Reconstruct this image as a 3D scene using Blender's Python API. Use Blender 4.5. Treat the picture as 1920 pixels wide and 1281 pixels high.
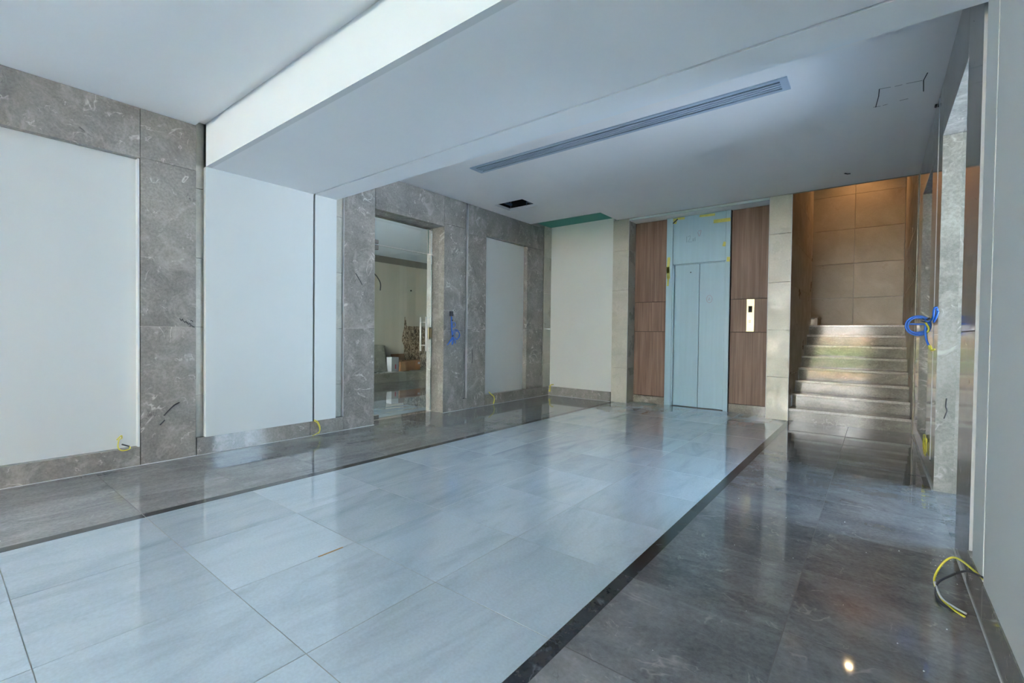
import bpy, bmesh, math, random
from mathutils import Vector, Matrix
random.seed(4)
S = 0.72                      # plan units below are 0.72 m; every helper converts to metres
SC = bpy.context.scene
COL = SC.collection
for o in list(bpy.data.objects): bpy.data.objects.remove(o)

# ------------------------------------------------------------------ camera
yaw, pitch, roll, FPX = 0.6661, -0.0173, 0.012, 869.9
cy, sy, cp, sp = math.cos(yaw), math.sin(yaw), math.cos(pitch), math.sin(pitch)
fw = Vector((-sy*cp, cy*cp, sp)); rt = Vector((cy, sy, 0)); up = rt.cross(fw)
c_, s_ = math.cos(roll), math.sin(roll)
R1 = rt*c_ + up*s_; U1 = up*c_ - rt*s_
cam = bpy.data.cameras.new('camera'); co = bpy.data.objects.new('camera', cam); COL.objects.link(co)
M = Matrix((R1, U1, -fw)).transposed().to_4x4(); M.translation = Vector((0, 0, 1.5*S)); co.matrix_world = M
cam.sensor_fit = 'HORIZONTAL'; cam.sensor_width = 36; cam.lens = 36*FPX/1920; cam.clip_start = 0.02; cam.clip_end = 300
SC.camera = co

# ------------------------------------------------------------------ world, sun, exposure
W = bpy.data.worlds.new('sky'); SC.world = W; W.use_nodes = True
nt = W.node_tree; nt.nodes.clear()
wo = nt.nodes.new('ShaderNodeOutputWorld'); bg = nt.nodes.new('ShaderNodeBackground')
tc = nt.nodes.new('ShaderNodeTexCoord'); sx = nt.nodes.new('ShaderNodeSeparateXYZ'); cr = nt.nodes.new('ShaderNodeValToRGB')
nt.links.new(tc.outputs['Generated'], sx.inputs[0]); nt.links.new(sx.outputs['Z'], cr.inputs[0])
cr.color_ramp.elements[0].position = 0.0; cr.color_ramp.elements[0].color = (0.58, 0.82, 1.0, 1)
cr.color_ramp.elements[1].position = 0.8; cr.color_ramp.elements[1].color = (0.34, 0.62, 1.0, 1)
nt.links.new(cr.outputs[0], bg.inputs[0]); bg.inputs[1].default_value = 6.5
nt.links.new(bg.outputs[0], wo.inputs[0])
sun = bpy.data.lights.new('sun', 'SUN'); sun.energy = 150; sun.color = (1.0, 0.98, 0.95); sun.angle = 0.01
so = bpy.data.objects.new('sun', sun); COL.objects.link(so)
so.rotation_euler = Vector((0.30, -0.8, -0.80)).to_track_quat('-Z', 'Y').to_euler()
so.location = (0, 0, 12)
SC.view_settings.view_transform = 'Standard'; SC.view_settings.look = 'None'
SC.view_settings.gamma = 1; SC.view_settings.use_curve_mapping = False
SC.view_settings.exposure = 1.5
def portal(loc, rot, sx_, sy_):
    l = bpy.data.lights.new('sky_portal', 'AREA'); l.shape = 'RECTANGLE'; l.size = sx_*S; l.size_y = sy_*S
    l.cycles.is_portal = True
    o = bpy.data.objects.new('sky_portal', l); COL.objects.link(o); o.location = [v*S for v in loc]; o.rotation_euler = rot
portal((-2.8, -9.82, 1.95), (math.radians(90), 0, 0), 4.9, 3.8)      # entrance glazing, facing the hall (+y)
portal((-9.5, -3.95, 1.95), (math.radians(90), 0, 0), 5.4, 3.8)
portal((3.98, 6.15, 1.9), (math.radians(90), 0, math.radians(90)), 2.3, 3.6)   # added daylight through an unseen side-room window on the right, facing -x

# ------------------------------------------------------------------ helpers
WP = {}
def setp(o, label=None, cat=None, group=None, kind=None):
    if label: o['label'] = label
    if cat: o['category'] = cat
    if group: o['group'] = group
    if kind: o['kind'] = kind
    return o
def place(o, loc, parent):
    COL.objects.link(o)
    if parent is not None:
        o.parent = parent; o.location = Vector(loc) - WP[parent.name]
    else: o.location = loc
    WP[o.name] = Vector(loc)
    return o
def empty(name, loc, label, cat, group=None):
    o = bpy.data.objects.new(name, None); o.empty_display_size = 0.1
    place(o, Vector(loc)*S, None); return setp(o, label, cat, group)
def obj(name, bm, mat, parent=None, origin=(0, 0, 0), smooth=False):
    me = bpy.data.meshes.new(name)
    bmesh.ops.translate(bm, verts=bm.verts, vec=-Vector(origin))
    bmesh.ops.recalc_face_normals(bm, faces=bm.faces)
    bm.to_mesh(me); bm.free(); me.materials.append(mat)
    if smooth:
        for p in me.polygons: p.use_smooth = True
    o = bpy.data.objects.new(name, me)
    return place(o, origin, parent)
def addbox(bm, x0, x1, y0, y1, z0, z1, bev=0):
    r = bmesh.ops.create_cube(bm, size=1)
    vs = r['verts']
    for v in vs:
        v.co = Vector((x0+(v.co.x+.5)*(x1-x0), y0+(v.co.y+.5)*(y1-y0), z0+(v.co.z+.5)*(z1-z0)))*S
    if bev:
        es = list({e for v in vs for e in v.link_edges})
        bmesh.ops.bevel(bm, geom=es, offset=bev*S, segments=1, affect='EDGES')
def box(name, x0, x1, y0, y1, z0, z1, mat, parent=None, bev=0):
    if x1 < x0: x0, x1 = x1, x0
    bm = bmesh.new(); addbox(bm, x0, x1, y0, y1, z0, z1, bev)
    return obj(name, bm, mat, parent, Vector(((x0+x1)/2, (y0+y1)/2, (z0+z1)/2))*S)
def boxes(name, lst, mat, parent=None, bev=0):
    bm = bmesh.new()
    for b in lst: addbox(bm, *b, bev)
    b = lst[0]
    return obj(name, bm, mat, parent, Vector(((b[0]+b[1])/2, (b[2]+b[3])/2, (b[4]+b[5])/2))*S)
def smooth_path(P, n=6):
    P = [Vector(p) for p in P]; out = []
    for i in range(len(P)-1):
        a = P[max(i-1, 0)]; b = P[i]; c = P[i+1]; d = P[min(i+2, len(P)-1)]
        for k in range(n):
            t = k/n
            out.append(.5*((2*b)+(c-a)*t+(2*a-5*b+4*c-d)*t*t+(3*b-a-3*c+d)*t**3))
    out.append(P[-1]); return out
def addtube(bm, P, r, sides=7, sm=6):
    P = smooth_path([Vector(p)*S for p in P], sm) if sm else [Vector(p)*S for p in P]
    rings = []; prev = None
    for i, p in enumerate(P):
        t = (P[min(i+1, len(P)-1)]-P[max(i-1, 0)]).normalized()
        if prev is None:
            a = t.orthogonal().normalized()
        else:
            a = (prev - t*prev.dot(t))
            a = a.normalized() if a.length > 1e-6 else t.orthogonal().normalized()
        prev = a; b = t.cross(a)
        rings.append([bm.verts.new(p+(a*math.cos(2*math.pi*k/sides)+b*math.sin(2*math.pi*k/sides))*r*S) for k in range(sides)])
    for i in range(len(rings)-1):
        for k in range(sides):
            bm.faces.new((rings[i][k], rings[i][(k+1) % sides], rings[i+1][(k+1) % sides], rings[i+1][k]))
    bm.faces.new(rings[0][::-1]); bm.faces.new(rings[-1])
def tube(name, P, r, mat, parent=None, sides=7, sm=6):
    PP = P if isinstance(P[0][0], (list, tuple)) else [P]
    for p in PP:
        bm = bmesh.new(); addtube(bm, p, r, sides, sm)
        o = obj(name, bm, mat, parent, Vector(p[0])*S, smooth=True)
    return o

# ------------------------------------------------------------------ materials
def newmat(name):
    m = bpy.data.materials.new(name); m.use_nodes = True
    n = m.node_tree.nodes; l = m.node_tree.links
    return m, n, l, n['Principled BSDF']
def coords(n, l, scale=(1, 1, 1), rnd=30.0):
    g = n.new('ShaderNodeNewGeometry'); oi = n.new('ShaderNodeObjectInfo')
    mu = n.new('ShaderNodeMath'); mu.operation = 'MULTIPLY'; mu.inputs[1].default_value = rnd
    l.new(oi.outputs['Random'], mu.inputs[0])
    ad = n.new('ShaderNodeVectorMath'); ad.operation = 'ADD'
    l.new(g.outputs['Position'], ad.inputs[0]); l.new(mu.outputs[0], ad.inputs[1])
    mp = n.new('ShaderNodeMapping'); mp.inputs['Scale'].default_value = scale
    l.new(ad.outputs[0], mp.inputs['Vector']); return mp.outputs[0]
def noise(n, l, vec, scale, detail=5, rough=.6, dist=0):
    t = n.new('ShaderNodeTexNoise'); t.inputs['Scale'].default_value = scale; t.inputs['Detail'].default_value = detail
    t.inputs['Roughness'].default_value = rough; t.inputs['Distortion'].default_value = dist
    l.new(vec, t.inputs['Vector']); return t.outputs['Fac']
def ramp(n, l, fac, stops):
    r = n.new('ShaderNodeValToRGB'); e = r.color_ramp.elements
    while len(e) < len(stops): e.new(.5)
    for i, (p, c) in enumerate(stops):
        e[i].position = p; e[i].color = c if len(c) == 4 else (*c, 1)
    l.new(fac, r.inputs[0]); return r.outputs[0]
def mix(n, l, fac, a, b, mode='MIX'):
    m = n.new('ShaderNodeMix'); m.data_type = 'RGBA'; m.blend_type = mode
    for s, v in ((m.inputs[0], fac), (m.inputs[6], a), (m.inputs[7], b)):
        if hasattr(v, 'is_linked'): l.new(v, s)
        elif isinstance(v, tuple): s.default_value = (*v, 1) if len(v) == 3 else v
        else: s.default_value = v
    return m.outputs[2]
G = lambda v: (v, v, v)
def stone(name, c0, c1, vein=(.5, .48, .45), rough=.12, stretch=(1, 1, 1), veinamt=.7, streak=.5, darkamt=.6, dust=0.0, spec=.5, fine_=.7, coat=0):
    m, n, l, p = newmat(name)
    v = coords(n, l)
    vs = coords(n, l, stretch)
    base = ramp(n, l, noise(n, l, vs, 2.2, 8, .62, .6), [(.33, c0), (.66, c1)])
    fine = ramp(n, l, noise(n, l, v, 55, 6, .7), [(.32, G(.66)), (.68, G(1.26))])
    base = mix(n, l, fine_, base, fine, 'MULTIPLY')
    # soft clouds
    cl = ramp(n, l, noise(n, l, vs, 4.5, 7, .65, 1.2), [(.52, G(0)), (.78, G(streak))])
    base = mix(n, l, cl, base, tuple(min(1, x*1.7) for x in c1))
    # white veins from the zero set of a noise
    def line(scale, w, thr, lo):
        f = noise(n, l, v, scale, 4, .55, .9)
        a = n.new('ShaderNodeMath'); a.operation = 'SUBTRACT'; a.inputs[1].default_value = .5; l.new(f, a.inputs[0])
        b = n.new('ShaderNodeMath'); b.operation = 'ABSOLUTE'; l.new(a.outputs[0], b.inputs[0])
        ln = ramp(n, l, b.outputs[0], [(0, G(1)), (w, G(0))])
        mk = ramp(n, l, noise(n, l, v, scale*1.7+.3, 3, .5), [(thr, G(0)), (thr+.08, G(lo))])
        return mix(n, l, 1.0, ln, mk, 'MULTIPLY')
    base = mix(n, l, line(2.4, .014, .55, veinamt), base, vein)
    base = mix(n, l, line(6.5, .02, .56, veinamt*.8), base, vein)
    dk = line(4.2, .012, .6, darkamt)
    base = mix(n, l, dk, base, tuple(x*.35 for x in c0))
    if dust:
        d = ramp(n, l, noise(n, l, v, 1.3, 6, .7, .5), [(.45, G(0)), (.75, G(dust))])
        base = mix(n, l, d, base, (.55, .55, .55))
    l.new(base, p.inputs['Base Color'])
    rr = ramp(n, l, noise(n, l, v, 3, 5, .6), [(.3, G(rough*.7)), (.75, G(rough*1.5))])
    l.new(rr, p.inputs['Roughness']); p.inputs['Specular IOR Level'].default_value = spec
    p.inputs['Coat Weight'].default_value = coat; p.inputs['Coat Roughness'].default_value = .015
    return m
def plain(name, col, rough=.6, metal=0, var=.06, scale=3, stretch=(1, 1, 1), bump=0, spec=.5):
    m, n, l, p = newmat(name)
    v = coords(n, l, stretch)
    c = ramp(n, l, noise(n, l, v, scale, 5, .6), [(.3, tuple(x*(1-var) for x in col)), (.7, tuple(min(1, x*(1+var)) for x in col))])
    l.new(c, p.inputs['Base Color']); p.inputs['Roughness'].default_value = rough; p.inputs['Metallic'].default_value = metal
    p.inputs['Specular IOR Level'].default_value = spec
    if bump:
        b = n.new('ShaderNodeBump'); b.inputs['Strength'].default_value = bump; b.inputs['Distance'].default_value = .004
        l.new(noise(n, l, v, scale*12, 5, .6), b.inputs['Height']); l.new(b.outputs[0], p.inputs['Normal'])
    return m
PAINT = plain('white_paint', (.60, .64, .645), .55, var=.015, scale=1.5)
PAINTB = plain('white_paint_far_lightened', (.72, .735, .72), .55, var=.015, scale=1.5)  # same white, lightened in colour to offset weak daylight at the far end
PAINTC = plain('ceiling_paint', (.88, .91, .95), .7, var=.015, scale=1.2)
PAINTI = plain('inner_ceiling_paint', (.92, .905, .91), .7, var=.02, scale=1.5)
STONE = stone('grey_wall_stone', (.165, .162, .153), (.275, .268, .252), rough=.10, veinamt=.95, darkamt=.8, streak=.6)
STONEJ = stone('pale_jamb_stone', (.19, .185, .165), (.30, .29, .26), vein=(.5, .48, .44), rough=.14)
FSTONE_L = stone('grey_floor_stone_left', (.17, .174, .174), (.29, .293, .29), rough=.06, stretch=(1.6, .45, 1), veinamt=.3, streak=.45, dust=.22, coat=.35)
FSTONE_R = stone('grey_floor_stone_right', (.095, .101, .107), (.17, .178, .186), rough=.045, stretch=(.5, 1.6, 1), veinamt=.35, streak=.45, dust=.3, coat=.35)
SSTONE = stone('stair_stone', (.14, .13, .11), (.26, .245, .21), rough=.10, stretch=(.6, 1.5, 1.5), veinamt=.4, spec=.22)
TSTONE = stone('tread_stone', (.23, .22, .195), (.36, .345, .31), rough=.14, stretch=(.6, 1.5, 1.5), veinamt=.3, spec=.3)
STRIP = stone('black_border_stone', (.012, .014, .018), (.035, .04, .048), vein=(.25, .27, .3), rough=.12, veinamt=.5, streak=.15)
BEIGE = stone('beige_tile', (.39, .38, .33), (.50, .49, .43), vein=(.62, .6, .53), rough=.3, veinamt=.12, streak=.07, darkamt=.03, fine_=.25)
MARB = 1
TAN = stone('tan_stair_tile', (.25, .215, .165), (.33, .285, .225), vein=(.36, .31, .25), rough=.35, veinamt=.1, streak=.06, darkamt=.0, fine_=.2, spec=.35)
def marble():
    m, n, l, p = newmat('white_marble')
    vs = coords(n, l, (2.2, .55, 1)); v = coords(n, l)
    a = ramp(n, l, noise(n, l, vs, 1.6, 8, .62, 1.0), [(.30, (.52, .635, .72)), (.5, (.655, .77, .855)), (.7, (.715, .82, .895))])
    b = ramp(n, l, noise(n, l, vs, 3.2, 6, .6, 1.2), [(.25, G(.84)), (.5, G(1.0))])
    c = mix(n, l, .7, a, b, 'MULTIPLY')
    f = ramp(n, l, noise(n, l, v, 90, 3, .6), [(.3, G(.93)), (.7, G(1.05))])
    c = mix(n, l, 1.0, c, f, 'MULTIPLY')
    oi = n.new('ShaderNodeObjectInfo'); c = mix(n, l, 1.0, c, ramp(n, l, oi.outputs['Random'], [(0, G(.90)), (1, G(1.06))]), 'MULTIPLY')
    warm = ramp(n, l, noise(n, l, v, 1.1, 4, .6), [(.62, G(0)), (.8, G(.25))])
    c = mix(n, l, warm, c, (.66, .60, .46))
    l.new(c, p.inputs['Base Color'])
    rr = ramp(n, l, noise(n, l, v, 2.5, 5, .6), [(.3, G(.02)), (.75, G(.05))]); l.new(rr, p.inputs['Roughness'])
    p.inputs['Coat Weight'].default_value = 1.0; p.inputs['Coat Roughness'].default_value = .008; p.inputs['Coat IOR'].default_value = 1.6
    return m
MARBLE = marble()
GROUT = plain('grout', (.38, .40, .38), .8)
GROUTD = plain('dark_joint', (.035, .04, .045), .8)
CORE = plain('raw_wall', (.35, .34, .32), .9, bump=.3)
SEAL_LIT = plain('sealant_and_lit_edge', (.48, .50, .52), .5)  # sealant beads, also the painted bright look of the slab edges
def wood():
    m, n, l, p = newmat('walnut_veneer')
    v = coords(n, l, (26, 26, .7)); v2 = coords(n, l, (70, 70, 1.6)); v3 = coords(n, l, (3.5, 3.5, .55))
    a = ramp(n, l, noise(n, l, v, 1, 5, .6, .3), [(.3, (.11, .062, .044)), (.7, (.205, .135, .10))])
    b = ramp(n, l, noise(n, l, v2, 1, 3, .6), [(.3, G(.75)), (.7, G(1.2))])
    c = mix(n, l, .8, a, b, 'MULTIPLY')
    w = n.new('ShaderNodeTexWave'); w.wave_type = 'RINGS'; w.inputs['Scale'].default_value = 3.0
    w.inputs['Distortion'].default_value = 3.0; w.inputs['Detail'].default_value = 2; l.new(v3, w.inputs['Vector'])
    c = mix(n, l, .3, c, ramp(n, l, w.outputs['Fac'], [(.2, G(.7)), (.8, G(1.15))]), 'MULTIPLY')
    l.new(c, p.inputs['Base Color']); p.inputs['Roughness'].default_value = .5; p.inputs['Specular IOR Level'].default_value = .3
    return m
WOOD = wood()
FILM = plain('pale_blue_film', (.27, .42, .515), .38, var=.05, scale=2.2, stretch=(9, 9, .35))
FILMD = plain('blue_film_frame', (.29, .44, .53), .35, var=.08, scale=2, stretch=(9, 9, .4))
TAPE = plain('yellow_tape', (.48, .46, .10), .5, var=.15, scale=20)
TEAL = plain('green_board', (.09, .33, .27), .8)
STEEL = plain('brushed_steel', (.70, .69, .66), .22, 1, var=.03)
CHROME = plain('polished_handle_steel', (.80, .78, .70), .3, .35, var=.02)
BRASS = plain('polished_call_plate', (.42, .35, .20), .36, 1, var=.2, scale=9)
BLUEC = plain('blue_cable', (.01, .10, .42), .4)
YELC = plain('yellow_cable', (.55, .50, .05), .45)
BLKC = plain('black_cable', (.02, .022, .03), .5)
WHTC = plain('white_cable', (.55, .58, .6), .5)
MARK = plain('black_marker', (.03, .032, .036), .7)
REDM = plain('red_marker', (.34, .22, .27), .7)
PENC = plain('pencil_grey', (.19, .29, .36), .7)
PAINTF = plain('beam_face_paint', (.72, .76, .79), .6, var=.01)
TRIM = plain('trim_metal', (.50, .52, .53), .45)
DJOINT = plain('brown_joint', (.03, .018, .013), .8)
GROUTG = plain('grey_grout', (.09, .09, .09), .8)
ALU = plain('grille_aluminium', (.40, .50, .62), .4, .1, var=.03)
DARK = plain('dark_void', (.004, .005, .007), .9)
DUCT = plain('duct_sheet', (.03, .07, .13), .5)
CARD = plain('cardboard', (.36, .17, .07), .85, var=.15, scale=12)
CARDD = plain('cardboard_inside', (.22, .11, .05), .9, var=.15, scale=12)
WCARD = plain('white_carton', (.50, .51, .53), .7)
FARW = plain('far_room_wall_paint', (.62, .59, .49), .7, var=.06, scale=1.5, stretch=(3, 3, .3))
FARD = plain('far_room_band', (.22, .21, .18), .8)
FPLAT = stone('platform_stone', (.20, .20, .17), (.33, .33, .28), rough=.3, stretch=(1, .4, 1), veinamt=.2)
RAW = None
def rawm():
    m, n, l, p = newmat('exposed_masonry')
    v = coords(n, l, (1, 1, .55), 0)
    a = ramp(n, l, noise(n, l, v, 22, 6, .7, 1.5), [(.42, (.05, .035, .02)), (.5, (.22, .15, .08)), (.58, (.55, .46, .34))])
    l.new(a, p.inputs['Base Color']); p.inputs['Roughness'].default_value = .95
    b = n.new('ShaderNodeBump'); b.inputs['Strength'].default_value = 1; b.inputs['Distance'].default_value = .03
    l.new(noise(n, l, v, 30, 8, .75), b.inputs['Height']); l.new(b.outputs[0], p.inputs['Normal'])
    return m
RAW = rawm()
def glassm():
    m, n, l, p = newmat('clear_glass'); n.remove(p)
    out = n['Material Output']; tr = n.new('ShaderNodeBsdfTransparent'); tr.inputs[0].default_value = (.90, .94, .93, 1)
    gl = n.new('ShaderNodeBsdfGlossy'); gl.inputs['Roughness'].default_value = .01
    fr = n.new('ShaderNodeFresnel'); fr.inputs['IOR'].default_value = 1.45
    mx = n.new('ShaderNodeMixShader'); l.new(fr.outputs[0], mx.inputs[0]); l.new(tr.outputs[0], mx.inputs[1]); l.new(gl.outputs[0], mx.inputs[2])
    l.new(mx.outputs[0], out.inputs[0]); return m
GLASS = glassm()
GEDGE = plain('glass_edge', (.05, .10, .09), .2)
BRICK = plain('sunlit_render', (.50, .50, .49), .9, var=.2, scale=1.2)
BRICKR = plain('sunlit_brick', (.50, .27, .15), .9, var=.35, scale=6)
LEAF = plain('hedge_leaf', (.10, .16, .035), .8, var=.4, scale=9)
PAVE = plain('outside_paving', (.42, .48, .54), .85)

# ------------------------------------------------------------------ FLOOR
J = .0024
floor = box('floor', -6.9, 1.0, -10.0, 10.0, -.12, -.0016, GROUT); setp(floor, 'polished hall floor of white marble, grey stone and black border strips', kind='structure')
rows = [0.29+.8045*k for k in range(-14, 12)]
rows = [-10.0]+[r for r in rows if -9.95 < r < 9.4]+[9.55]
cols = [-4.555, -3.72, -2.888, -2.055, -1.235]
for i in range(len(rows)-1):
    a, b = rows[i], rows[i+1]
    for c in range(4):
        bb = b
        if i == len(rows)-2 and c >= 0: bb = 9.9 if cols[c] > -4.2 else 9.55
        t = box('marble_tile', cols[c]+J, cols[c+1]-J, a+J, bb-J, -.03, random.uniform(-.0006, .0006), MARBLE, floor)
    box('stone_tile', -6.34+J, -4.65-J, a+J, b-J, -.03, random.uniform(-.0005, .0005), FSTONE_L, floor)
    bb = 9.66 if b > 9.5 else b
    box('stone_tile', -1.15+J, -.345-J, a+J, bb-J, -.03, random.uniform(-.0005, .0005), FSTONE_R, floor)
    box('stone_tile', -.345+J, .468-J, a+J, bb-J, -.03, random.uniform(-.0005, .0005), FSTONE_R, floor)
box('threshold_slab', .468, .94, 4.55, 6.15, -.03, 0, FSTONE_R, floor)
box('threshold_slab', -6.82, -6.34-J, 4.49, 6.0, -.03, 0, FSTONE_L, floor)
sr = rows[::2]+[9.55] if rows[::2][-1] != 9.55 else rows[::2]
for i in range(len(sr)-1):
    for x0, x1 in ((-4.65, -4.555), (-1.235, -1.15)):
        box('border_strip', x0, x1, sr[i]+.002, sr[i+1]-.002, -.03, .0002, STRIP, floor)
for x0, x1 in ((-6.34, -4.65), (-1.15, .468)): box('grout_bed', x0, x1, -10.0, 9.6, -.05, -.0014, GROUTG, floor)
STAIN = plain('rust_stain', (.45, .25, .08), .4)
box('rust_stain', -2.895, -2.881, 1.62, 1.80, -.0015, .0009, STAIN, floor)
tube('scuff_mark', [(-5.12, .18, .001), (-4.98, .24, .001), (-4.88, .22, .001), (-4.80, .33, .001)], .004, WHTC, floor, 5)
grit = bmesh.new()
for k in range(34):
    x = random.uniform(-1.0, .44); y = random.uniform(1.9, 4.8)
    if k < 16: x = random.uniform(.30, .45); y = random.uniform(3.86, 4.4)
    r = random.uniform(.0018, .0042)
    bmesh.ops.create_icosphere(grit, subdivisions=1, radius=r*S, matrix=Matrix.Translation(Vector((x, y, r*.5))*S))
setp(obj('plaster_crumbs', grit, WHTC, None, (0, 0, 0)), 'tiny white plaster crumbs scattered on the grey floor by the right wall', 'debris', kind='stuff')

# ------------------------------------------------------------------ SIDE WALLS
def side(name, face, d, jn, jf, lab):
    """face = plane of the stone, d = outward direction, jn/jf = near and far door jamb"""
    def X(a, b): return (face+d*a, face+d*b)
    root = boxes(name, [(min(X(.14, .47)), max(X(.14, .47)), -10.0, jn-.05, 0, 4.4),
                        (min(X(.14, .47)), max(X(.14, .47)), jf+.05, 9.63, 0, 4.4),
                        (min(X(.14, .47)), max(X(.14, .47)), jn-.05, jf+.05, 3.5, 4.4)], CORE)
    setp(root, lab, kind='structure')
    def P(n, y0, y1, z0, z1, a, b, m, lb=None, bev=0):
        o = box(n, *X(a, b), y0, y1, z0, z1, m, root, bev)
        if lb: o['label'] = lb
        return o
    g = .0025
    def slab(y0, y1, zs, m=STONE, a=0, b=.14, nm='stone_slab'):
        for z0, z1 in zip(zs[:-1], zs[1:]): P(nm, y0+g, y1-g, z0+g if z0 > 0 else z0, z1-g, a, b, m)
    ZC, ZF = 4.03, 3.90
    # near bay
    slab(-10.0, -.4, [3.36, ZF]); slab(-.4, 1.48, [3.36, ZF])
    P('white_panel', -10.0, 1.48, .205, 3.36, .085, .14, PAINT)
    slab(1.48, 2.01, [0, 1.53, 3.37, ZF])
    P('panel_edge', 1.46, 1.476, .205, 3.355, .012, .085, PAINT)
    slab(2.01, 2.103, [.21, .715, 1.535, 2.356, 3.18, 3.97], BEIGE, .045, .14, 'beige_tile')
    # channel behind portal
    slab(3.80, 3.945, [.21, .706, 1.545, 2.38, 3.217, ZC], BEIGE, .045, .14, 'beige_tile')
    slab(3.945, jn, [0, 1.55, 3.83, ZC])
    slab(jn, jf, [3.47, ZC])
    slab(jf, 6.53, [0, 1.54, 3.53, ZC])
    slab(6.53, 6.64, [.21, 2.2, ZC], STONE, .05, .14, 'recess_slab'); slab(6.53, 6.64, [0, .21])
    slab(6.64, 7.18, [0, 1.58, 3.45, ZC])
    slab(7.18, 8.6, [3.5, ZC])
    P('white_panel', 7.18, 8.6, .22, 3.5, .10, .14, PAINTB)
    slab(8.6, 9.25, [0, .22, 1.6, 3.5, ZC])
    P('shadow_gap', 9.25, 9.285, .21, ZC, .05, .14, GROUTD)
    slab(9.285, 9.6, [.21, .77, 1.62, 2.48, 3.36, 4.1], BEIGE, .0, .14, 'beige_tile')
    P('trim_and_lit_edge', 3.940, 3.9455, .21, ZC, .0, .05, SEAL_LIT); P('trim_and_lit_edge', 6.634, 6.641, .21, ZC, .0, .055, SEAL_LIT)  # pale strips put the daylit look of the slab edges into the colour
    # opening linings
    for n_, y0, y1 in (('jamb_slab', jf, jf+.05), ('jamb_slab', jn-.05, jn)):
        for z0, z1 in ((0, 1.54), (1.54, 3.47)):
            o = box(n_, *X(.14, .47), y0, y1, z0+g, z1, STONEJ, root)
        box('jamb_edge', *X(.0015, .14), y0 if y0 >= jf else y1-.003, y1 if y0 < jf and False else (y0+.003 if y0 >= jf else y1), 0, 3.47, STONEJ, root)
    box('head_slab', *X(.14, .47), jn, jf, 3.47, 3.52, STONE, root)
    return root, X
wl, XL = side('wall_left', -6.34, -1, 4.49, 6.0, 'left wall clad in grey stone with white panels and a glass door opening')
wr, XR = side('wall_right', .468, 1, 4.55, 6.15, 'right wall clad in polished grey stone with white panel and opening')
# baseboards
def baseb(name, X, segs, lab):
    r = None
    for (y0, y1, h, a) in segs:
        x0, x1 = X(a, .14)
        if r is None: r = setp(box(name, x0, x1, y0, y1, 0, h, STONE), lab, kind='structure')
        else: box('baseboard_slab', x0, x1, y0+.003, y1-.003, 0, h, STONE, r)
    return r
bl = baseb('baseboard_left', XL, [(-10.0, -.6, .205, 0), (-.6, 1.478, .205, 0), (2.013, 3.42, .21, -.008), (3.42, 3.943, .21, -.008), (7.183, 8.597, .22, 0), (9.25, 9.55, .21, 0)], 'grey stone baseboard along the left wall')
br = baseb('baseboard_right', XR, [(-10.0, -.6, .205, 0), (-.6, 1.478, .205, 0), (2.013, 3.42, .21, -.008), (3.42, 3.943, .21, -.008), (7.183, 8.597, .22, 0), (9.25, 9.5, .21, 0)], 'grey stone baseboard along the right wall')
for X, rt_, jn, jf in ((XL, bl, 4.49, 6.0), (XR, br, 4.55, 6.15)):
    for y0, y1 in ((-10.0, jn), (jf, 9.5)):
        box('sealant_bead', *X(-.013, -.001), y0, y1, .0006, .006, SEAL_LIT, rt_)

# white portal (lowered beam with its two legs)
tr1 = box('trim_1', -6.3, .428, 2.16, 3.76, 3.52, 4.4, CORE); setp(tr1, 'white plaster portal: lowered beam with two shallow side legs', kind='structure')
box('beam_face', -6.31, .466, 2.10, 2.16, 3.44, 3.965, PAINTF, tr1)
box('soffit_board', -6.31, .466, 2.16, 3.44, 3.44, 3.52, PAINTC, tr1)
box('soffit_groove', -6.31, .466, 3.44, 3.470, 3.505, 3.52, GROUTD, tr1)
box('soffit_band', -6.31, .466, 3.468, 3.80, 3.44, 3.52, PAINTC, tr1)
box('beam_back', -6.31, .466, 3.76, 3.80, 3.52, 4.03, PAINT, tr1)
for X, a in ((XL, -.03), (XR, -.002)):
    box('leg_panel', *X(a, .14), 2.10, 3.44, .212, 3.44, PAINT, tr1)
    box('leg_groove', *X(a+.04, .14), 3.44, 3.468, .212, 3.44, GROUTD, tr1)
    box('leg_band', *X(a, .14), 3.468, 3.80, .212, 3.44, PAINT, tr1)

# ------------------------------------------------------------------ CEILINGS
# pieces joined round the hatch hole; front ceiling is a board of its own
hx0, hx1, hy0, hy1 = -6.0, -5.30, 7.0, 7.52
ZI = 4.03
cl = boxes('ceiling', [(-6.34, hx0, 3.80, 8.72, ZI, ZI+.05), (hx1, .468, 3.80, 8.72, ZI, ZI+.05), (hx0, hx1, 3.80, hy0, ZI, ZI+.05),
                       (hx0, hx1, hy1, 8.72, ZI, ZI+.05), (-4.56, .468, 8.72, 9.50, ZI, ZI+.05)], PAINTI)
setp(cl, 'flat grey-white plasterboard ceiling of the hall', kind='structure')
box('front_ceiling_board', -6.34, .468, -10.0, 2.0, 3.90, 3.945, PAINTC, cl)
box('cove_top', -6.34, .468, -10.0, 2.10, 3.945, 4.0, PAINTC, cl)
box('green_board', -6.34, -4.56, 8.72, 9.55, 4.10, 4.14, TEAL, cl)['label'] = 'exposed teal green plasterboard strip'
boxes('green_board_edge', [(-6.34, -4.56, 8.70, 8.72, 4.03, 4.10), (-4.56, -4.54, 8.72, 9.55, 4.031, 4.10)], TEAL, cl)
boxes('roof_slab', [(-7.2, 1.4, -10.0, 3.7, 4.4, 4.6), (-7.2, 1.4, 3.7, 9.6, 4.75, 4.95), (-7.2, -6.81, -10.0, 10.4, 4.3, 5.0), (.938, 1.4, -10.0, 9.6, 4.3, 5.0), (-7.2, -1.3, 9.98, 10.4, 4.2, 5.0), (-7.2, -1.3, 9.6, 10.4, 4.75, 5.0)], CORE, cl)
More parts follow.
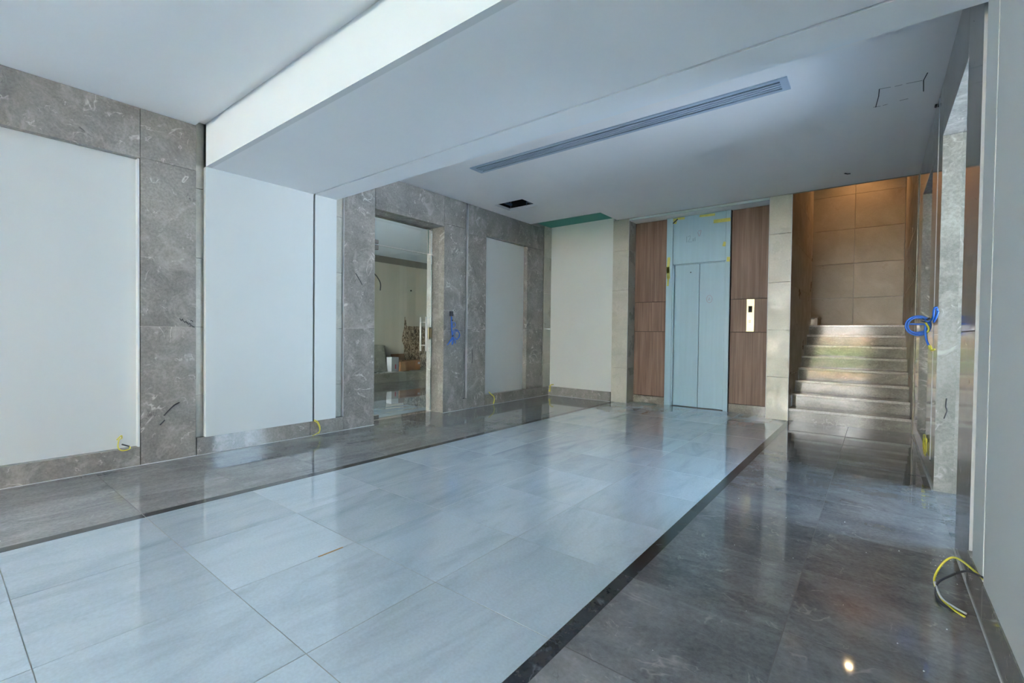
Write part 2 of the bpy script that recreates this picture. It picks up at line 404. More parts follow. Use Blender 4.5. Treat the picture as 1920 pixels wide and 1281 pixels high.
# hatch
ht = empty('access_hatch', ((hx0+hx1)/2, (hy0+hy1)/2, ZI), 'open square access hatch in the ceiling near the left wall', 'hatch')
boxes('hatch_void', [(hx0-.05, hx1+.05, hy0-.05, hy1+.05, 4.68, 4.70), (hx0-.05, hx0-.03, hy0-.05, hy1+.05, ZI+.05, 4.68), (hx1+.03, hx1+.05, hy0-.05, hy1+.05, ZI+.05, 4.68),
                     (hx0, hx1, hy1+.03, hy1+.05, ZI+.05, 4.68), (hx0, hx1, hy0-.05, hy0-.03, ZI+.05, 4.68)], DARK, ht)
tube('hanger_rod', [(-5.52, 7.44, 4.05), (-5.52, 7.44, 4.66)], .008, DUCT, ht, sm=0)
box('duct', -5.50, -5.2+-.12, 7.40, 7.54, 4.10, 4.28, DUCT, ht)
boxes('ceiling_channel', [(-5.97, -5.93, 7.02, 7.5, 4.12, 4.16), (-5.90, -5.82, 7.02, 7.5, 4.22, 4.24)], DUCT, ht)
# linear air grille
gr = empty('linear_air_grille', (-2.84, 5.33, ZI), 'long slim blue-grey linear air grille set in the ceiling', 'air vent')
gx0, gx1, gy0, gy1 = -4.95, -.735, 5.20, 5.47
boxes('grille_frame', [(gx0, gx1, gy0, gy0+.045, ZI-.014, ZI), (gx0, gx1, gy1-.045, gy1, ZI-.014, ZI), (gx0, gx0+.07, gy0+.045, gy1-.045, ZI-.014, ZI), (gx1-.07, gx1, gy0+.045, gy1-.045, ZI-.014, ZI)], ALU, gr)
box('grille_backing', gx0+.07, gx1-.07, gy0+.045, gy1-.045, ZI-.002, ZI-.0002, GROUTD, gr)
for k in range(3):
    y = gy0+.045+.045*(k+1)-.012
    box('grille_slat', gx0+.07, gx1-.07, y, y+.026, ZI-.014, ZI-.003, ALU, gr)
# marks on the ceiling
def cmark(pts, r=.003, m=MARK, z=ZI-.0005): tube('saw_cut', [(a, b, z) for a, b in pts], r, m, cl, 5, 0)
cmark([(-.03, 6.03), (-.035, 6.2), (-.06, 6.48)], .004)
cmark([(.33, 5.93), (.31, 6.08), (.325, 6.35)], .004)
for a, b in (((-.03, 6.03), (.06, 6.05)), ((.09, 6.06), (.15, 6.06)), ((.18, 6.06), (.30, 6.08)), ((-.08, 6.47), (-.02, 6.48)), ((.0, 6.48), (.04, 6.47)), ((.14, 6.45), (.21, 6.45))):
    cmark([a, b], .0018)
cmark([(-.44, 8.80), (-.41, 8.85), (-.37, 8.86)], .010)
cmark([(.455, 6.78), (.455, 6.86)], .011)

# ------------------------------------------------------------------ BACK WALL with lift niche
YB = 9.55
wb = boxes('wall_back', [(-6.34, -4.30, YB+.06, 9.98, 0, 4.4), (-4.30, -1.58, 10.02, 10.2, 0, 4.4)], CORE)
setp(wb, 'back wall with white panel, beige tiled columns and the lift niche', kind='structure')
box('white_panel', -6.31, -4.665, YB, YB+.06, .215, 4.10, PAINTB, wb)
zt = [0, .77, 1.62, 2.48, 3.35, 4.03]
for z0, z1 in zip(zt[:-1], zt[1:]):
    box('beige_tile', -4.66, -4.292, YB-.012, YB+.06, z0+.003, z1-.003, BEIGE, wb)
    box('beige_tile', -1.572, -1.228, YB-.012, YB+.06, z0+.003, z1-.003, BEIGE, wb)
    box('beige_tile', -4.34, -4.292, YB+.06, 9.92, z0+.003, z1-.003, BEIGE, wb)
    box('beige_tile', -1.572, -1.52, YB+.06, 9.92, z0+.003, z1-.003, BEIGE, wb)
box('column_core', -1.52, -1.28, YB+.06, 10.2, 0, 4.4, CORE, wb)
boxes('trim_and_lit_edge', [(-4.292, -4.285, YB-.016, YB, 0, 3.995)], TRIM, wb)
box('trim_and_lit_edge', -1.580, -1.572, YB-.018, YB, 0, 3.995, TRIM, wb)
box('trim_and_lit_edge', -1.228, -1.216, YB-.018, YB+.002, 0, 4.03, TRIM, wb)
box('niche_fascia', -4.285, -1.58, YB-.012, YB+.02, 3.985, 4.03, PAINT, wb)
box('niche_soffit', -4.292, -1.572, YB+.02, 10.0, 3.99, 4.03, PAINTI, wb)
for x0, x1, s in ((-4.292, -3.575, 0), (-2.292, -1.572, 1)):
    box('wood_backing', x0, x1, 9.925, 9.98, 0, 3.99, DJOINT, wb)
    for z0, z1 in ((.165, 1.58), (1.58, 2.225), (2.225, 3.985)):
        box('wood_panel', x0+.004, x1-.004, 9.90, 9.925, z0+.005, z1-.005, WOOD, wb, .002)
    box('marble_skirting', x0, x1, 9.885, 9.925, 0, .16, SSTONE, wb)['label'] = 'pale veined stone skirting under the wood panels'
bb = box('baseboard_back', -6.33, -4.665, YB-.03, YB+.06, 0, .212, STONE); setp(bb, 'grey stone baseboard under the white back wall panel', kind='structure')
box('sealant_bead', -6.33, -4.665, YB-.042, YB-.031, .0006, .006, SEAL_LIT, bb)

# lift
lf = empty('lift_entrance', (-2.93, 9.9, 0), 'closed two-leaf lift entrance wrapped in pale blue protective film', 'lift')
boxes('door_frame', [(-3.565, -3.435, 9.84, 10.0, 0, 3.985), (-2.385, -2.30, 9.84, 10.0, 0, 3.985), (-3.435, -2.385, 9.90, 10.0, 2.985, 3.02)], FILMD, lf, .003)
box('transom_panel', -3.430, -2.390, 9.855, 9.90, 3.0, 3.985, FILM, lf, .003)
boxes('frame_reveal', [(-3.435, -3.405, 9.86, 9.97, 0.01, 2.985)], FILMD, lf)
box('lift_door_leaf', -3.405, -2.903, 9.93, 9.965, .012, 2.99, FILM, lf, .003)
box('lift_door_leaf', -2.897, -2.385, 9.935, 9.97, .012, 2.99, FILM, lf, .003)
box('lift_sill', -3.435, -2.385, 9.88, 10.0, 0, .008, GROUTG, lf)
boxes('jamb_gap', [(-2.300, -2.291, 9.86, 9.93, 0, 3.985)], DARK, lf)
yf = 9.838
def tape(x0, x1, z0, z1, tilt=0, y=yf):
    bm = bmesh.new(); addbox(bm, x0, x1, y-.004, y, z0, z1)
    c = Vector(((x0+x1)/2, y, (z0+z1)/2))*S
    bmesh.ops.rotate(bm, verts=bm.verts, cent=c, matrix=Matrix.Rotation(tilt, 3, 'Y'))
    obj('masking_tape', bm, TAPE, lf, c)
tape(-3.47, -3.36, 3.86, 3.97, .2, 9.853); tape(-3.36, -3.20, 3.93, 3.975, .05, 9.853)
tape(-2.90, -2.60, 3.92, 3.965, .03, 9.853); tape(-2.62, -2.305, 3.76, 3.83, 0, 9.838)
tape(-2.44, -2.385, 3.28, 3.37, .3, 9.853); tape(-2.36, -2.30, 2.97, 3.06, .1)
tape(-3.55, -3.49, 2.82, 3.16, .05); tape(-3.555, -3.485, 2.70, 2.96, -.05); tape(-3.54, -3.50, 2.55, 2.74, .08)
tube('tape_scrap', [(-3.44, 9.846, 3.87), (-3.40, 9.84, 3.90), (-3.34, 9.846, 3.95)], .011, BLKC, lf)
tube('pen_scribble', [[(-3.155, 9.853, 3.56), (-3.15, 9.853, 3.44)], [(-3.13, 9.853, 3.55), (-3.08, 9.853, 3.57), (-3.09, 9.853, 3.50), (-3.12, 9.853, 3.45), (-3.05, 9.853, 3.44)],
     [(-3.03, 9.853, 3.50), (-3.02, 9.853, 3.45), (-3.0, 9.853, 3.51)], [(-2.98, 9.853, 3.53), (-2.98, 9.853, 3.45)]], .0035, PENC, lf, 5)
tube('pen_scribble', [[(-2.93, 9.853, 3.62), (-2.90, 9.853, 3.54), (-2.865, 9.853, 3.65), (-2.92, 9.853, 3.64)]], .0035, REDM, lf, 5)
tube('pen_scribble', [[(-2.70+.055*math.cos(a*.7), 9.934, 2.25+.075*math.sin(a*.7)) for a in range(10)], [(-2.72, 9.934, 2.27), (-2.69, 9.934, 2.27), (-2.72, 9.934, 2.23), (-2.68, 9.934, 2.235)]], .003, REDM, lf, 5)
bm = bmesh.new(); bmesh.ops.create_cone(bm, cap_ends=True, segments=14, radius1=.014*S, radius2=.012*S, depth=.006*S, matrix=Matrix.Translation(Vector((-3.08, 9.929, 2.82))*S) @ Matrix.Rotation(math.pi/2, 4, 'X'))
obj('key_hole', bm, MARK, lf, Vector((-3.08, 9.929, 2.82))*S)
# call panel
cpn = empty('lift_call_panel', (-1.925, 9.90, 1.59), 'tall polished brass call plate with small dark display on wood panel', 'call panel')
fp = box('face_plate', -1.995, -1.86, 9.885, 9.8995, 1.592, 2.218, BRASS, cpn, .002)
box('display', -1.963, -1.895, 9.881, 9.885, 1.962, 2.085, DARK, fp)
for k in range(3): box('button', -1.955, -1.912, 9.882, 9.885, 1.765+.02*k, 1.775+.02*k, MARK, fp)

# ------------------------------------------------------------------ STAIRS and stairwell
st = empty('staircase', (-.38, 9.62, 0), 'straight flight of eight polished grey-beige stone steps beside the lift', 'stairs')
RZ, TD = .2216, .43
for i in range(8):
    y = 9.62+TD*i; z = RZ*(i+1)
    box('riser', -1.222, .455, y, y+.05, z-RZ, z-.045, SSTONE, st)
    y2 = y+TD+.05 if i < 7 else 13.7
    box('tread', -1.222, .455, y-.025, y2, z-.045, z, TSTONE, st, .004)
box('riser', -1.16, -1.10, 12.93, 13.7, RZ*8, RZ*8+.17, TAN, st)
box('tread', -1.9, -1.08, 12.93, 13.7, RZ*8+.17, RZ*8+.21, TAN, st, .004)
box('landing', -3.0, -1.222, 12.93, 13.7, RZ*8-.045, RZ*8-.001, SSTONE, st)
sw = boxes('wall_stair_back', [(-3.2, .6, 13.76, 13.9, 0, 6.0), (-3.2, .6, 9.5, 13.9, 6.0, 6.1)], CORE); setp(sw, 'beige tiled wall behind the stairs', kind='structure')
swl = boxes('wall_stair_left', [(-1.30, -1.245, 10.2, 12.87, 0, 6.0), (-3.2, -1.245, 12.80, 12.87, 1.9, 6.0), (-3.2, -3.05, 12.9, 13.76, 1.9, 6.0)], CORE); setp(swl, 'beige tiled wall left of the stairs', kind='structure')
swr = boxes('wall_stair_right', [(.50, .62, 9.6, 13.76, 0, 6.0), (-1.24, .6, 9.50, 9.56, 4.03, 6.0)], CORE); setp(swr, 'beige tiled wall right of the stairs', kind='structure')
zz = [0, .82, 1.63, 2.45, 3.27, 4.09, 4.91, 6.0]
for z0, z1 in zip(zz[:-1], zz[1:]):
    if z1 > .9:
        for x0, x1 in ((-3.0, -2.18), (-2.18, -1.32), (-1.32, -.46), (-.46, .452)):
            box('beige_tile', x0+.003, x1-.003, 13.70, 13.76, z0+.003, z1-.003, TAN, sw)
    for y0, y1 in ((9.612, 11.3), (11.3, 12.93)):
        box('beige_tile', -1.245, -1.225, y0+.003 if y0 > 9.7 else y0, y1-.003, z0+.003, z1-.003, TAN, swl)
    for y0, y1 in ((9.50, 11.3), (11.3, 12.95), (12.95, 13.7)):
        box('beige_tile', .456, .50, y0+.003, y1-.003, z0+.003, z1-.003, TAN, swr)
box('beige_tile', -1.245, -1.225, 9.56, 9.612, 4.03, 6.0, TAN, swl)
box('beige_tile', -3.0, -1.245, 12.87, 12.93, 1.9, 6.0, TAN, swl)
# stairwell downlight
dl = empty('stairwell_downlight', (-.35, 13.0, 6.0), 'small round warm downlight in the stairwell ceiling, seen mirrored in the floor', 'lamp')
def disc(name, loc, r, h, mat, parent):
    bm = bmesh.new(); bmesh.ops.create_cone(bm, cap_ends=True, segments=24, radius1=r*S, radius2=r*S, depth=h*S, matrix=Matrix.Translation(Vector(loc)*S))
    return obj(name, bm, mat, parent, Vector(loc)*S)
mE, nE, lE, pE = newmat('lamp_glow'); pE.inputs['Emission Color'].default_value = (1, .72, .38, 1); pE.inputs['Emission Strength'].default_value = 60
disc('lamp_face', (-.35, 13.0, 5.985), .06, .01, mE, dl); disc('lamp_ring', (-.35, 13.0, 5.993), .085, .012, STEEL, dl)
def spot(loc, e, col, size=1.9, blend=.7):
    l = bpy.data.lights.new('stair_lamp', 'SPOT'); l.energy = e; l.color = col; l.spot_size = size; l.spot_blend = blend; l.shadow_soft_size = .04
    o = bpy.data.objects.new('stair_lamp', l); COL.objects.link(o); o.location = Vector(loc)*S; return o
spot((-.35, 13.0, 5.96), 24, (1, .50, .20))
dl2 = empty('stairwell_added_lamp', (-2.2, 13.3, 6.0), 'added unseen warm lamp over the upper flight, behind the stair wall', 'lamp')  # unseen lamp, added to warm the upper flight
disc('lamp_face', (-2.2, 13.3, 5.985), .06, .01, mE, dl2)
spot((-2.2, 13.3, 5.96), 5, (1, .5, .16))

# ------------------------------------------------------------------ GLASS DOOR (left)
gx = -6.67
dr = boxes('door_1', [(gx-.03, gx+.03, 4.49, 6.0, 3.44, 3.47)], STEEL); setp(dr, 'frameless clear glass door with fixed pane above, in the left stone opening', kind='structure')
gleaf = box('glass_leaf', gx-.008, gx+.008, 4.53, 5.985, .015, 2.965, GLASS, dr)
box('glass_transom', gx-.008, gx+.008, 4.50, 5.99, 2.985, 3.44, GLASS, dr)
boxes('glass_edge_strip', [(gx-.009, gx+.009, 5.986, 5.992, .015, 2.965)], GEDGE, dr)
box('glass_edge_strip', gx-.009, gx+.009, 5.90, 5.906, 2.985, 3.44, GEDGE, dr)
boxes('transom_patch', [(gx-.025, gx+.025, 4.50, 4.78, 2.99, 3.05)], STEEL, dr, .004)
boxes('top_patch_hinge', [(gx-.025, gx+.025, 4.53, 4.78, 2.885, 2.96)], STEEL, dr, .004)
boxes('bottom_patch_hinge', [(gx-.025, gx+.025, 4.53, 4.81, .012, .085)], STEEL, dr, .004)
for s in (-1, 1):
    x = gx+s*.075
    h = tube('pull_bar', [(x, 5.80, 1.15), (x, 5.80, 1.79)], .017, CHROME, gleaf, 14, 0)
    h['label'] = 'vertical polished steel pull bar'
for z in (1.26, 1.69):
    tube('bar_standoff', [(gx-.07, 5.80, z), (gx+.07, 5.80, z)], .009, CHROME, gleaf, 10, 0)
boxes('strike_lock', [(gx-.05, gx-.012, 5.955, 5.985, 1.37, 1.60), (gx+.012, gx+.03, 5.955, 5.985, 1.40, 1.58)], plain('lock_bronze', (.30, .22, .12), .4, .8), dr, .004)

# ------------------------------------------------------------------ ROOM BEYOND THE GLASS
ff = box('floor_beyond', -12.4, -6.9, -4.0, 14.0, -.12, -.0016, GROUT); setp(ff, 'polished floor of the neighbouring room', kind='structure')
for i in range(12):
    y0 = 1.2+1.0*i if i else -4.0
    y1 = 1.2+1.0*(i+1)
    box('marble_tile', -8.5+J, -7.66-J, y0+J, y1-J, -.03, 0, MARBLE, ff); box('marble_tile', -7.66+J, -6.82-J, y0+J, y1-J, -.03, 0, MARBLE, ff)
    box('stone_tile', -9.9+J, -8.5-J, y0+J, y1-J, -.03, 0, FSTONE_R, ff); box('stone_tile', -11.4+J, -9.9-J, y0+J, y1-J, -.03, 0, FSTONE_R, ff)
wf = box('wall_beyond', -12.35, -12.2, -4.0, 14.0, 0, 4.2, FARW); setp(wf, 'beige far wall of the neighbouring room', kind='structure')
wf2 = box('wall_beyond_end', -12.2, -6.85, 13.9, 14.0, 0, 4.2, FARW); setp(wf2, 'end wall of the neighbouring room', kind='structure')
wf3 = box('wall_beyond_side', -6.85, -6.815, 9.6, 13.9, 0, 4.2, FARW); setp(wf3, 'side wall of the neighbouring room', kind='structure')
box('cornice_band', -12.2, -12.12, -4.0, 13.9, 3.66, 3.86, FARD, wf)
box('wall_panel', -12.2, -12.17, -4.0, 9.76, .283, 3.66, FARW, wf)
cf = box('ceiling_beyond', -12.3, -6.81, -4.0, 14.0, 3.86, 4.2, PAINTC); setp(cf, 'white ceiling of the neighbouring room', kind='structure')
pf = box('platform', -12.165, -11.42, 1.2, 13.85, 0, .235, FPLAT); setp(pf, 'low pale stone ledge along the far wall of the room behind the glass door', 'ledge')
box('ledge_top', -12.165, -11.40, 1.2, 13.85, .235, .28, FPLAT, pf)
bm = bmesh.new()
pts = [(9.77, 1.02), (9.80, .55), (9.78, .30), (11.0, .30), (11.0, 1.70), (9.86, 1.70), (9.80, 2.0), (9.78, 1.72), (9.70, 1.45), (9.67, 1.22)]
f1 = [bm.verts.new(Vector((-12.155, a, b))*S) for a, b in pts]; f0 = [bm.verts.new(Vector((-12.199, a, b))*S) for a, b in pts]
bm.faces.new(f1); bm.faces.new(f0[::-1])
for i in range(len(pts)): bm.faces.new((f1[i], f1[(i+1) % len(pts)], f0[(i+1) % len(pts)], f0[i]))
obj('exposed_masonry', bm, RAW, wf, Vector((-12.155, 10.3, 1))*S)['label'] = 'rough unplastered brown masonry patch'
bm = bmesh.new(); bmesh.ops.create_uvsphere(bm, u_segments=12, v_segments=8, radius=.028*S, matrix=Matrix.Translation(Vector((-12.19, 10.05, 2.88))*S))
obj('cable_hole', bm, DARK, wf, Vector((-12.19, 10.05, 2.88))*S)
tube('black_cable', [(-12.16, 8.58, 3.30), (-12.10, 8.66, 3.18), (-12.08, 8.76, 3.0), (-12.10, 8.77, 2.78)], .018, BLKC, wf)
# leaning slab, cartons
def prism(name, quad, x0, x1, mat, parent=None, lean=0):
    bm = bmesh.new(); z0 = min(q[1] for q in quad)
    a = [bm.verts.new(Vector((x1-lean*(q[1]-z0), q[0], q[1]))*S) for q in quad]; b = [bm.verts.new(Vector((x0-lean*(q[1]-z0), q[0], q[1]))*S) for q in quad]
    bm.faces.new(a); bm.faces.new(b[::-1]); n = len(quad)
    for i in range(n): bm.faces.new((a[i], a[(i+1) % n], b[(i+1) % n], b[i]))
    return obj(name, bm, mat, parent, Vector(((x0+x1)/2, quad[0][0], quad[0][1]))*S)
ls = prism('leaning_stone_slab', [(8.2, .281), (8.90, .281), (8.87, 1.10), (8.2, 1.12)], -11.93, -11.88, FPLAT, None, .22)
setp(ls, 'loose grey stone slab leaning on the wall, left behind the glass door', 'slab', 'leaning stone slabs')
ls2 = prism('leaning_stone_slab', [(8.3, .281), (9.0, .281), (8.95, 1.08), (8.3, 1.08)], -12.0, -11.95, FARD, None, .17)
setp(ls2, 'darker slab leaning just behind the grey stone slab', 'slab', 'leaning stone slabs')
wc = empty('white_carton', (-11.85, 9.1, .28), 'small white carton with red print beside the brown box', 'box')
cbd = box('carton_body', -11.98, -11.72, 8.93, 9.20, .281, .72, WCARD, wc, .004); box('red_print', -11.721, -11.718, 9.06, 9.10, .36, .50, plain('red_print', (.5, .08, .12), .7), cbd)
cb = empty('cardboard_box', (-11.8, 9.6, .28), 'open brown cardboard box with upright flaps behind the glass door', 'box', 'brown cardboard boxes')
boxes('box_wall', [(-11.70, -11.68, 9.22, 9.62, .281, .57), (-12.10, -12.08, 9.22, 9.62, .281, .60), (-12.08, -11.70, 9.22, 9.24, .281, .57), (-12.08, -11.70, 9.60, 9.62, .281, .57), (-12.08, -11.70, 9.24, 9.6, .281, .30)], CARD, cb)
boxes('box_flap', [(-12.12, -12.10, 9.20, 9.72, .56, .80)], CARDD, cb)
cb2 = empty('cardboard_box', (-11.8, 9.95, .28), 'closed low brown cardboard box with white label, right of the open one', 'box', 'brown cardboard boxes')
bb2 = box('box_body', -12.08, -11.74, 9.66, 10.10, .281, .60, CARD, cb2, .006); box('paper_label', -11.741, -11.737, 9.99, 10.07, .47, .53, WCARD, bb2)

# unseen side room right of the opening, its window added to brighten the hall
bxr = boxes('wall_added_side_room', [(.94, 4.0, 3.0, 3.1, 0, 4.0), (.94, 4.0, 7.6, 7.7, 0, 4.0), (4.0, 4.1, 3.0, 5.0, 0, 4.0), (4.0, 4.1, 7.3, 7.7, 0, 4.0), (4.0, 4.1, 3.5, 7.3, 0, .1), (.94, 4.1, 3.0, 7.7, 4.0, 4.2)], PAINT); setp(bxr, 'unseen white side room beyond the right opening, its window added to light the hall', kind='structure')
flr = box('floor_added_side_room', .94, 4.0, 3.1, 7.6, -.1, 0, FSTONE_R); setp(flr, 'stone floor of the added side room', kind='structure')
gd2 = box('ground_side', 4.1, 60, -4.7, 40, -.2, -.1, PAVE); setp(gd2, 'paved yard beside the building', kind='structure')

# ------------------------------------------------------------------ CABLES
def cable(name, pieces, label, group=None):
    e = empty(name, pieces[0][1][0] if not isinstance(pieces[0][1][0][0], (list, tuple)) else pieces[0][1][0][0], label, 'cable', group)
    for nm, P, r, m in pieces: tube(nm, P, r, m, e)
    return e
WG = 'loose electrical wire tails at the skirting'
def loop(cx_, cy_, cz_, ry, rz, n=14, ph=0, turns=1, dx=0):
    return [(cx_+dx*math.sin(i*1.3), cy_+ry*math.cos(ph+2*math.pi*turns*i/n), cz_+rz*math.sin(ph+2*math.pi*turns*i/n)) for i in range(n+1)]
# left coil hanging from socket box
xl = -6.325
sb = empty('cable_bundle', (xl, 6.18, 1.86), 'thin bundle of blue cables hanging from a black socket on the left stone pier', 'cable')
box('socket_box', -6.339, -6.30, 6.145, 6.215, 1.815, 1.905, BLKC, sb, .004); box('socket_rim', -6.339, -6.325, 6.216, 6.232, 1.83, 1.90, BEIGE, sb)
tube('cable_strand', [[(xl+.01, 6.17, 1.82), (xl+.02, 6.165, 1.70), (xl+.01, 6.18, 1.55), (xl+.015, 6.195, 1.45), (xl+.02, 6.19, 1.36), (xl+.01, 6.20, 1.27)],
     [(xl+.02, 6.18, 1.80), (xl+.01, 6.19, 1.68), (xl+.02, 6.19, 1.58), (xl+.01, 6.20, 1.42), (xl+.02, 6.15, 1.34), (xl+.015, 6.07, 1.27)],
     [(xl+.025, 6.20, 1.42), (xl+.015, 6.15, 1.36), (xl+.02, 6.09, 1.29)], [(xl+.02, 6.20, 1.42), (xl+.01, 6.23, 1.35), (xl+.02, 6.21, 1.28)],
     [(xl+.02, 6.20, 1.40), (xl+.01, 6.27, 1.36), (xl+.02, 6.28, 1.30)]], .008, BLUEC, sb)
tube('cable_loop', [loop(xl+.02, 6.235, 1.655, .042, .045), loop(xl+.02, 6.30, 1.455, .085, .085), loop(xl+.03, 6.315, 1.46, .07, .072, ph=.5), loop(xl+.015, 6.295, 1.47, .09, .095, ph=1)], .0055, BLUEC, sb)
tube('cable_tie', [(xl+.03, 6.165, 1.735), (xl+.03, 6.195, 1.735)], .012, BLKC, sb); tube('cable_tie', [(xl+.03, 6.19, 1.43), (xl+.03, 6.21, 1.45)], .012, BLKC, sb)
# right coil in front of the right wall
xr = .44
rb = empty('cable_coil', (.45, 6.25, 1.7), 'thick coil of blue cable tied with black tape, hanging on the right wall', 'cable')
tube('cable_loop', [[(.33+.098*math.cos(t), 6.30, 1.63+.098*math.sin(t)) for t in [k*2*math.pi/16 for k in range(17)]],
     [(.335+.085*math.cos(t), 6.285, 1.63+.083*math.sin(t)) for t in [k*2*math.pi/16 for k in range(17)]],
     [(.325+.09*math.cos(t), 6.315, 1.635+.075*math.sin(t)) for t in [k*2*math.pi/16 for k in range(17)]],
     [(.245, 6.29, 1.645), (.42, 6.28, 1.645)]], .0085, BLUEC, rb)
tube('cable_strand', [[(.452, 6.03, 1.80), (.43, 6.04, 1.79), (.425, 6.08, 1.70), (.40, 6.2, 1.67), (.375, 6.28, 1.69)], [(.452, 6.03, 1.79), (.45, 6.03, 1.72), (.43, 6.05, 1.66), (.44, 6.0, 1.70), (.455, 5.98, 1.76)],
     [(.39, 6.28, 1.70), (.385, 6.28, 1.58), (.395, 6.25, 1.48), (.41, 6.2, 1.43)]], .009, BLUEC, rb)
tube('cable_tie', [(.355, 6.275, 1.69), (.385, 6.27, 1.675), (.42, 6.26, 1.70)], .016, BLKC, rb)
tube('yellow_tail', [[(.41, 6.2, 1.43), (.415, 6.18, 1.40), (.43, 6.14, 1.385), (.445, 6.1, 1.395)], [(.415, 6.2, 1.43), (.425, 6.17, 1.41), (.43, 6.15, 1.38)], [(.385, 6.28, 1.66), (.41, 6.25, 1.60), (.40, 6.26, 1.56)]], .009, YELC, rb)
cable('wire_tail', [('yellow_wire', [(-6.42, 1.335, .31), (-6.37, 1.325, .345), (-6.345, 1.31, .35), (-6.335, 1.275, .315)], .006, YELC),
     ('yellow_wire', [(-6.42, 1.335, .31), (-6.36, 1.30, .31), (-6.33, 1.285, .27), (-6.32, 1.285, .23), (-6.32, 1.31, .20), (-6.32, 1.35, .195), (-6.33, 1.385, .205), (-6.35, 1.385, .225)], .006, YELC),
     ('black_wire', [(-6.35, 1.385, .225), (-6.35, 1.32, .26)], .008, BLKC)], 'thin yellow wire tail poking from the near left white panel', WG)
cable('wire_tail', [('yellow_wire', [(-6.30, 3.455, .23), (-6.30, 3.50, .21), (-6.29, 3.535, .15), (-6.29, 3.545, .08), (-6.29, 3.52, .02)], .006, YELC),
     ('yellow_wire', [(-6.30, 3.455, .22), (-6.29, 3.51, .17), (-6.28, 3.53, .06), (-6.27, 3.42, .012)], .005, YELC)], 'yellow wire hanging from the groove of the left portal leg to the floor', WG)
cable('wire_tail', [('yellow_wire', [(-6.37, 7.34, .27), (-6.32, 7.36, .22), (-6.30, 7.42, .17), (-6.30, 7.44, .09), (-6.30, 7.41, .02)], .010, YELC)], 'yellow wire tail over the baseboard below the far left white panel', WG)
cable('wire_tail', [('yellow_wire', [[(-6.27, 9.49, .24), (-6.25, 9.48, .17), (-6.28, 9.48, .11), (-6.25, 9.48, .10), (-6.26, 9.48, .18)], [(-6.27, 9.49, .20), (-6.22, 9.48, .26), (-6.16, 9.49, .27)]], .011, YELC)], 'small knot of yellow wire in the far left corner', WG)
cable('wire_tail', [('yellow_wire', [(.47, 3.44, .235), (.40, 3.72, .22), (.35, 3.80, .16), (.30, 3.74, .06), (.32, 3.60, .014), (.36, 3.50, .012), (.40, 3.44, .012)], .006, YELC),
     ('black_wire', [(.468, 3.44, .245), (.42, 3.58, .21), (.36, 3.66, .13), (.31, 3.70, .05), (.30, 3.58, .012), (.35, 3.47, .012)], .006, BLKC),
     ('white_wire', [(.30, 3.72, .05), (.32, 3.60, .018), (.37, 3.52, .014), (.41, 3.48, .014)], .006, WHTC)], 'yellow, black and white wires curling on the floor at the near right wall', WG)
tube_y = [[(.45+.0, 7.0+.22*math.cos(t*1.0), .30+.11*math.sin(t)) for t in [k*2*math.pi/14 for k in range(15)]],
          [(.455, 7.0+.20*math.cos(t+.8), .29+.10*math.sin(t*1.02)) for t in [k*2*math.pi/14 for k in range(15)]],
          [(.45, 6.9, .40), (.45, 7.05, .30), (.45, 6.85, .20)], [(.45, 7.2, .38), (.45, 6.95, .28), (.45, 7.1, .18)]]
cable('wire_coil', [('yellow_wire', tube_y, .005, YELC)], 'loose round coil of thin yellow wire low on the right wall', None)

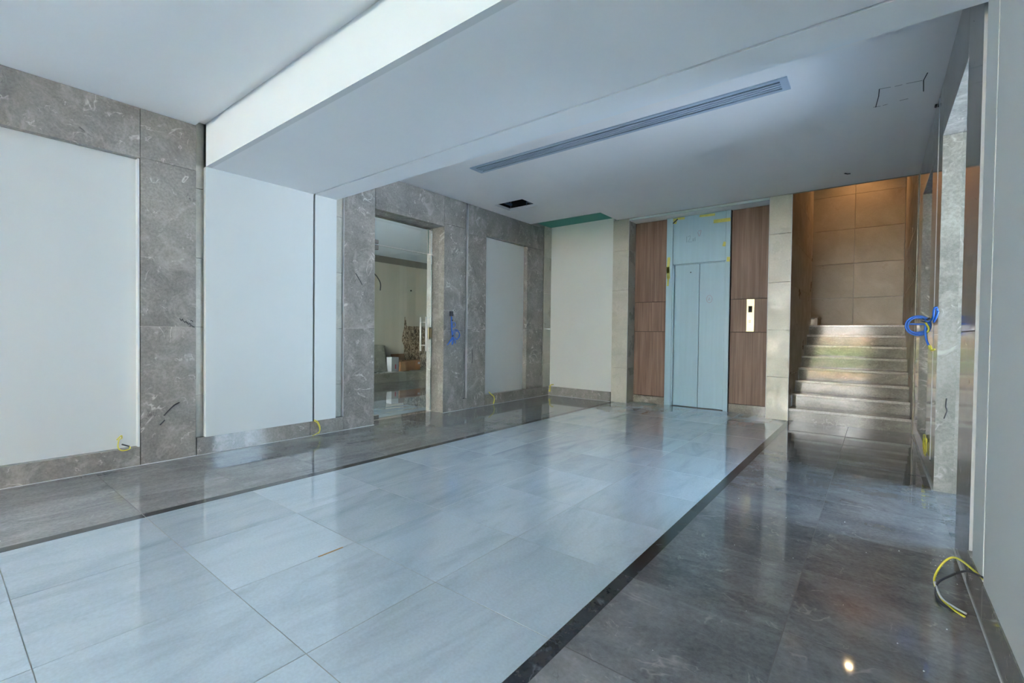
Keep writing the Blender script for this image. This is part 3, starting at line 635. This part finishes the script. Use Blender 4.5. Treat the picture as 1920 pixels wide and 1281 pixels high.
# marker writing and dark marks on stone
def scr(pts, r=.004, m=MARK, wall=wl, x=-6.3395): tube('marker_scribble', [[(x, a, b) for a, b in p] for p in pts], r, m, wall, 5, 3)
scr([[(1.845, 1.63), (1.86, 1.60), (1.87, 1.625), (1.88, 1.595)], [(1.885, 1.60), (1.895, 1.58), (1.905, 1.60), (1.915, 1.575)], [(1.92, 1.585), (1.93, 1.56), (1.945, 1.575), (1.955, 1.545)], [(1.95, 1.60), (1.965, 1.61), (1.975, 1.59)], [(1.96, 1.555), (1.975, 1.54), (1.99, 1.53)]], .0045)
def vein(pts, wall, x, r=.006): tube('dark_vein', [(x, a, b) for a, b in pts], r, MARK, wall, 5, 4)
vein([(1.69, .52), (1.74, .58), (1.79, .63), (1.84, .655)], wl, -6.337); vein([(1.655, .42), (1.70, .47)], wl, -6.337)
vein([(4.14, 2.40), (4.20, 2.32), (4.26, 2.23)], wl, -6.337); vein([(6.78, 1.17), (6.79, 1.0), (6.78, .9)], wl, -6.337)
tube('dark_vein', [(.545, 6.147, .92), (.54, 6.147, .84), (.55, 6.147, .80), (.53, 6.147, .72)], .005, MARK, wr, 5, 4)

# ------------------------------------------------------------------ ENTRANCE GLAZING and outside (behind the camera)
w1 = boxes('window_1', [(-6.9, -5.2, -10.0, -9.85, 0, 4.4), (-.42, .9, -10.0, -9.85, 0, 4.4), (-5.2, -.42, -10.0, -9.85, 3.9, 4.4), (-2.80, -2.62, -10.0, -9.88, 0, 3.9),
                        (-3.9, -3.78, -10.0, -9.88, 0, 3.9), (-5.2, -.42, -9.98, -9.9, 2.75, 2.83)], GROUTD); setp(w1, 'dark framed entrance glazing behind the viewer', kind='structure')
gd = box('ground', -60, 60, -60, -10.0, -.2, -.1, PAVE); setp(gd, 'paved forecourt outside', kind='structure')
bw = box('building_opposite', -20, 12, -24, -21.6, -.1, 10.5, BRICK); setp(bw, 'sunlit rendered building across the forecourt behind the viewer', 'building')
box('brick_base', -20, 12, -21.6, -21.5, -.1, 1.7, BRICKR, bw)
for k in range(8):
    box('window_opening', -14.5+2.8*k, -13.3+2.8*k, -21.6, -21.55, 3.6, 5.4, GROUTD, bw); box('window_opening', -14.5+2.8*k, -13.3+2.8*k, -21.6, -21.55, 6.8, 8.4, GROUTD, bw)
hd = box('hedge', -9, 2, -20.6, -20.0, -.1, 1.0, LEAF); setp(hd, 'low green hedge before the brick wall', 'hedge')
um = box('upper_shade_mass', -14, 3, -10.0, 14.2, 6.1, 9.0, PAVE); setp(um, 'unseen upper building mass, added to shade the forecourt and block light leaks', kind='structure')  # unseen mass added to keep sun off the forecourt and seal leaks
box('slab_front', -14, 3, -10.0, 9.4, 4.96, 6.1, PAVE, um)
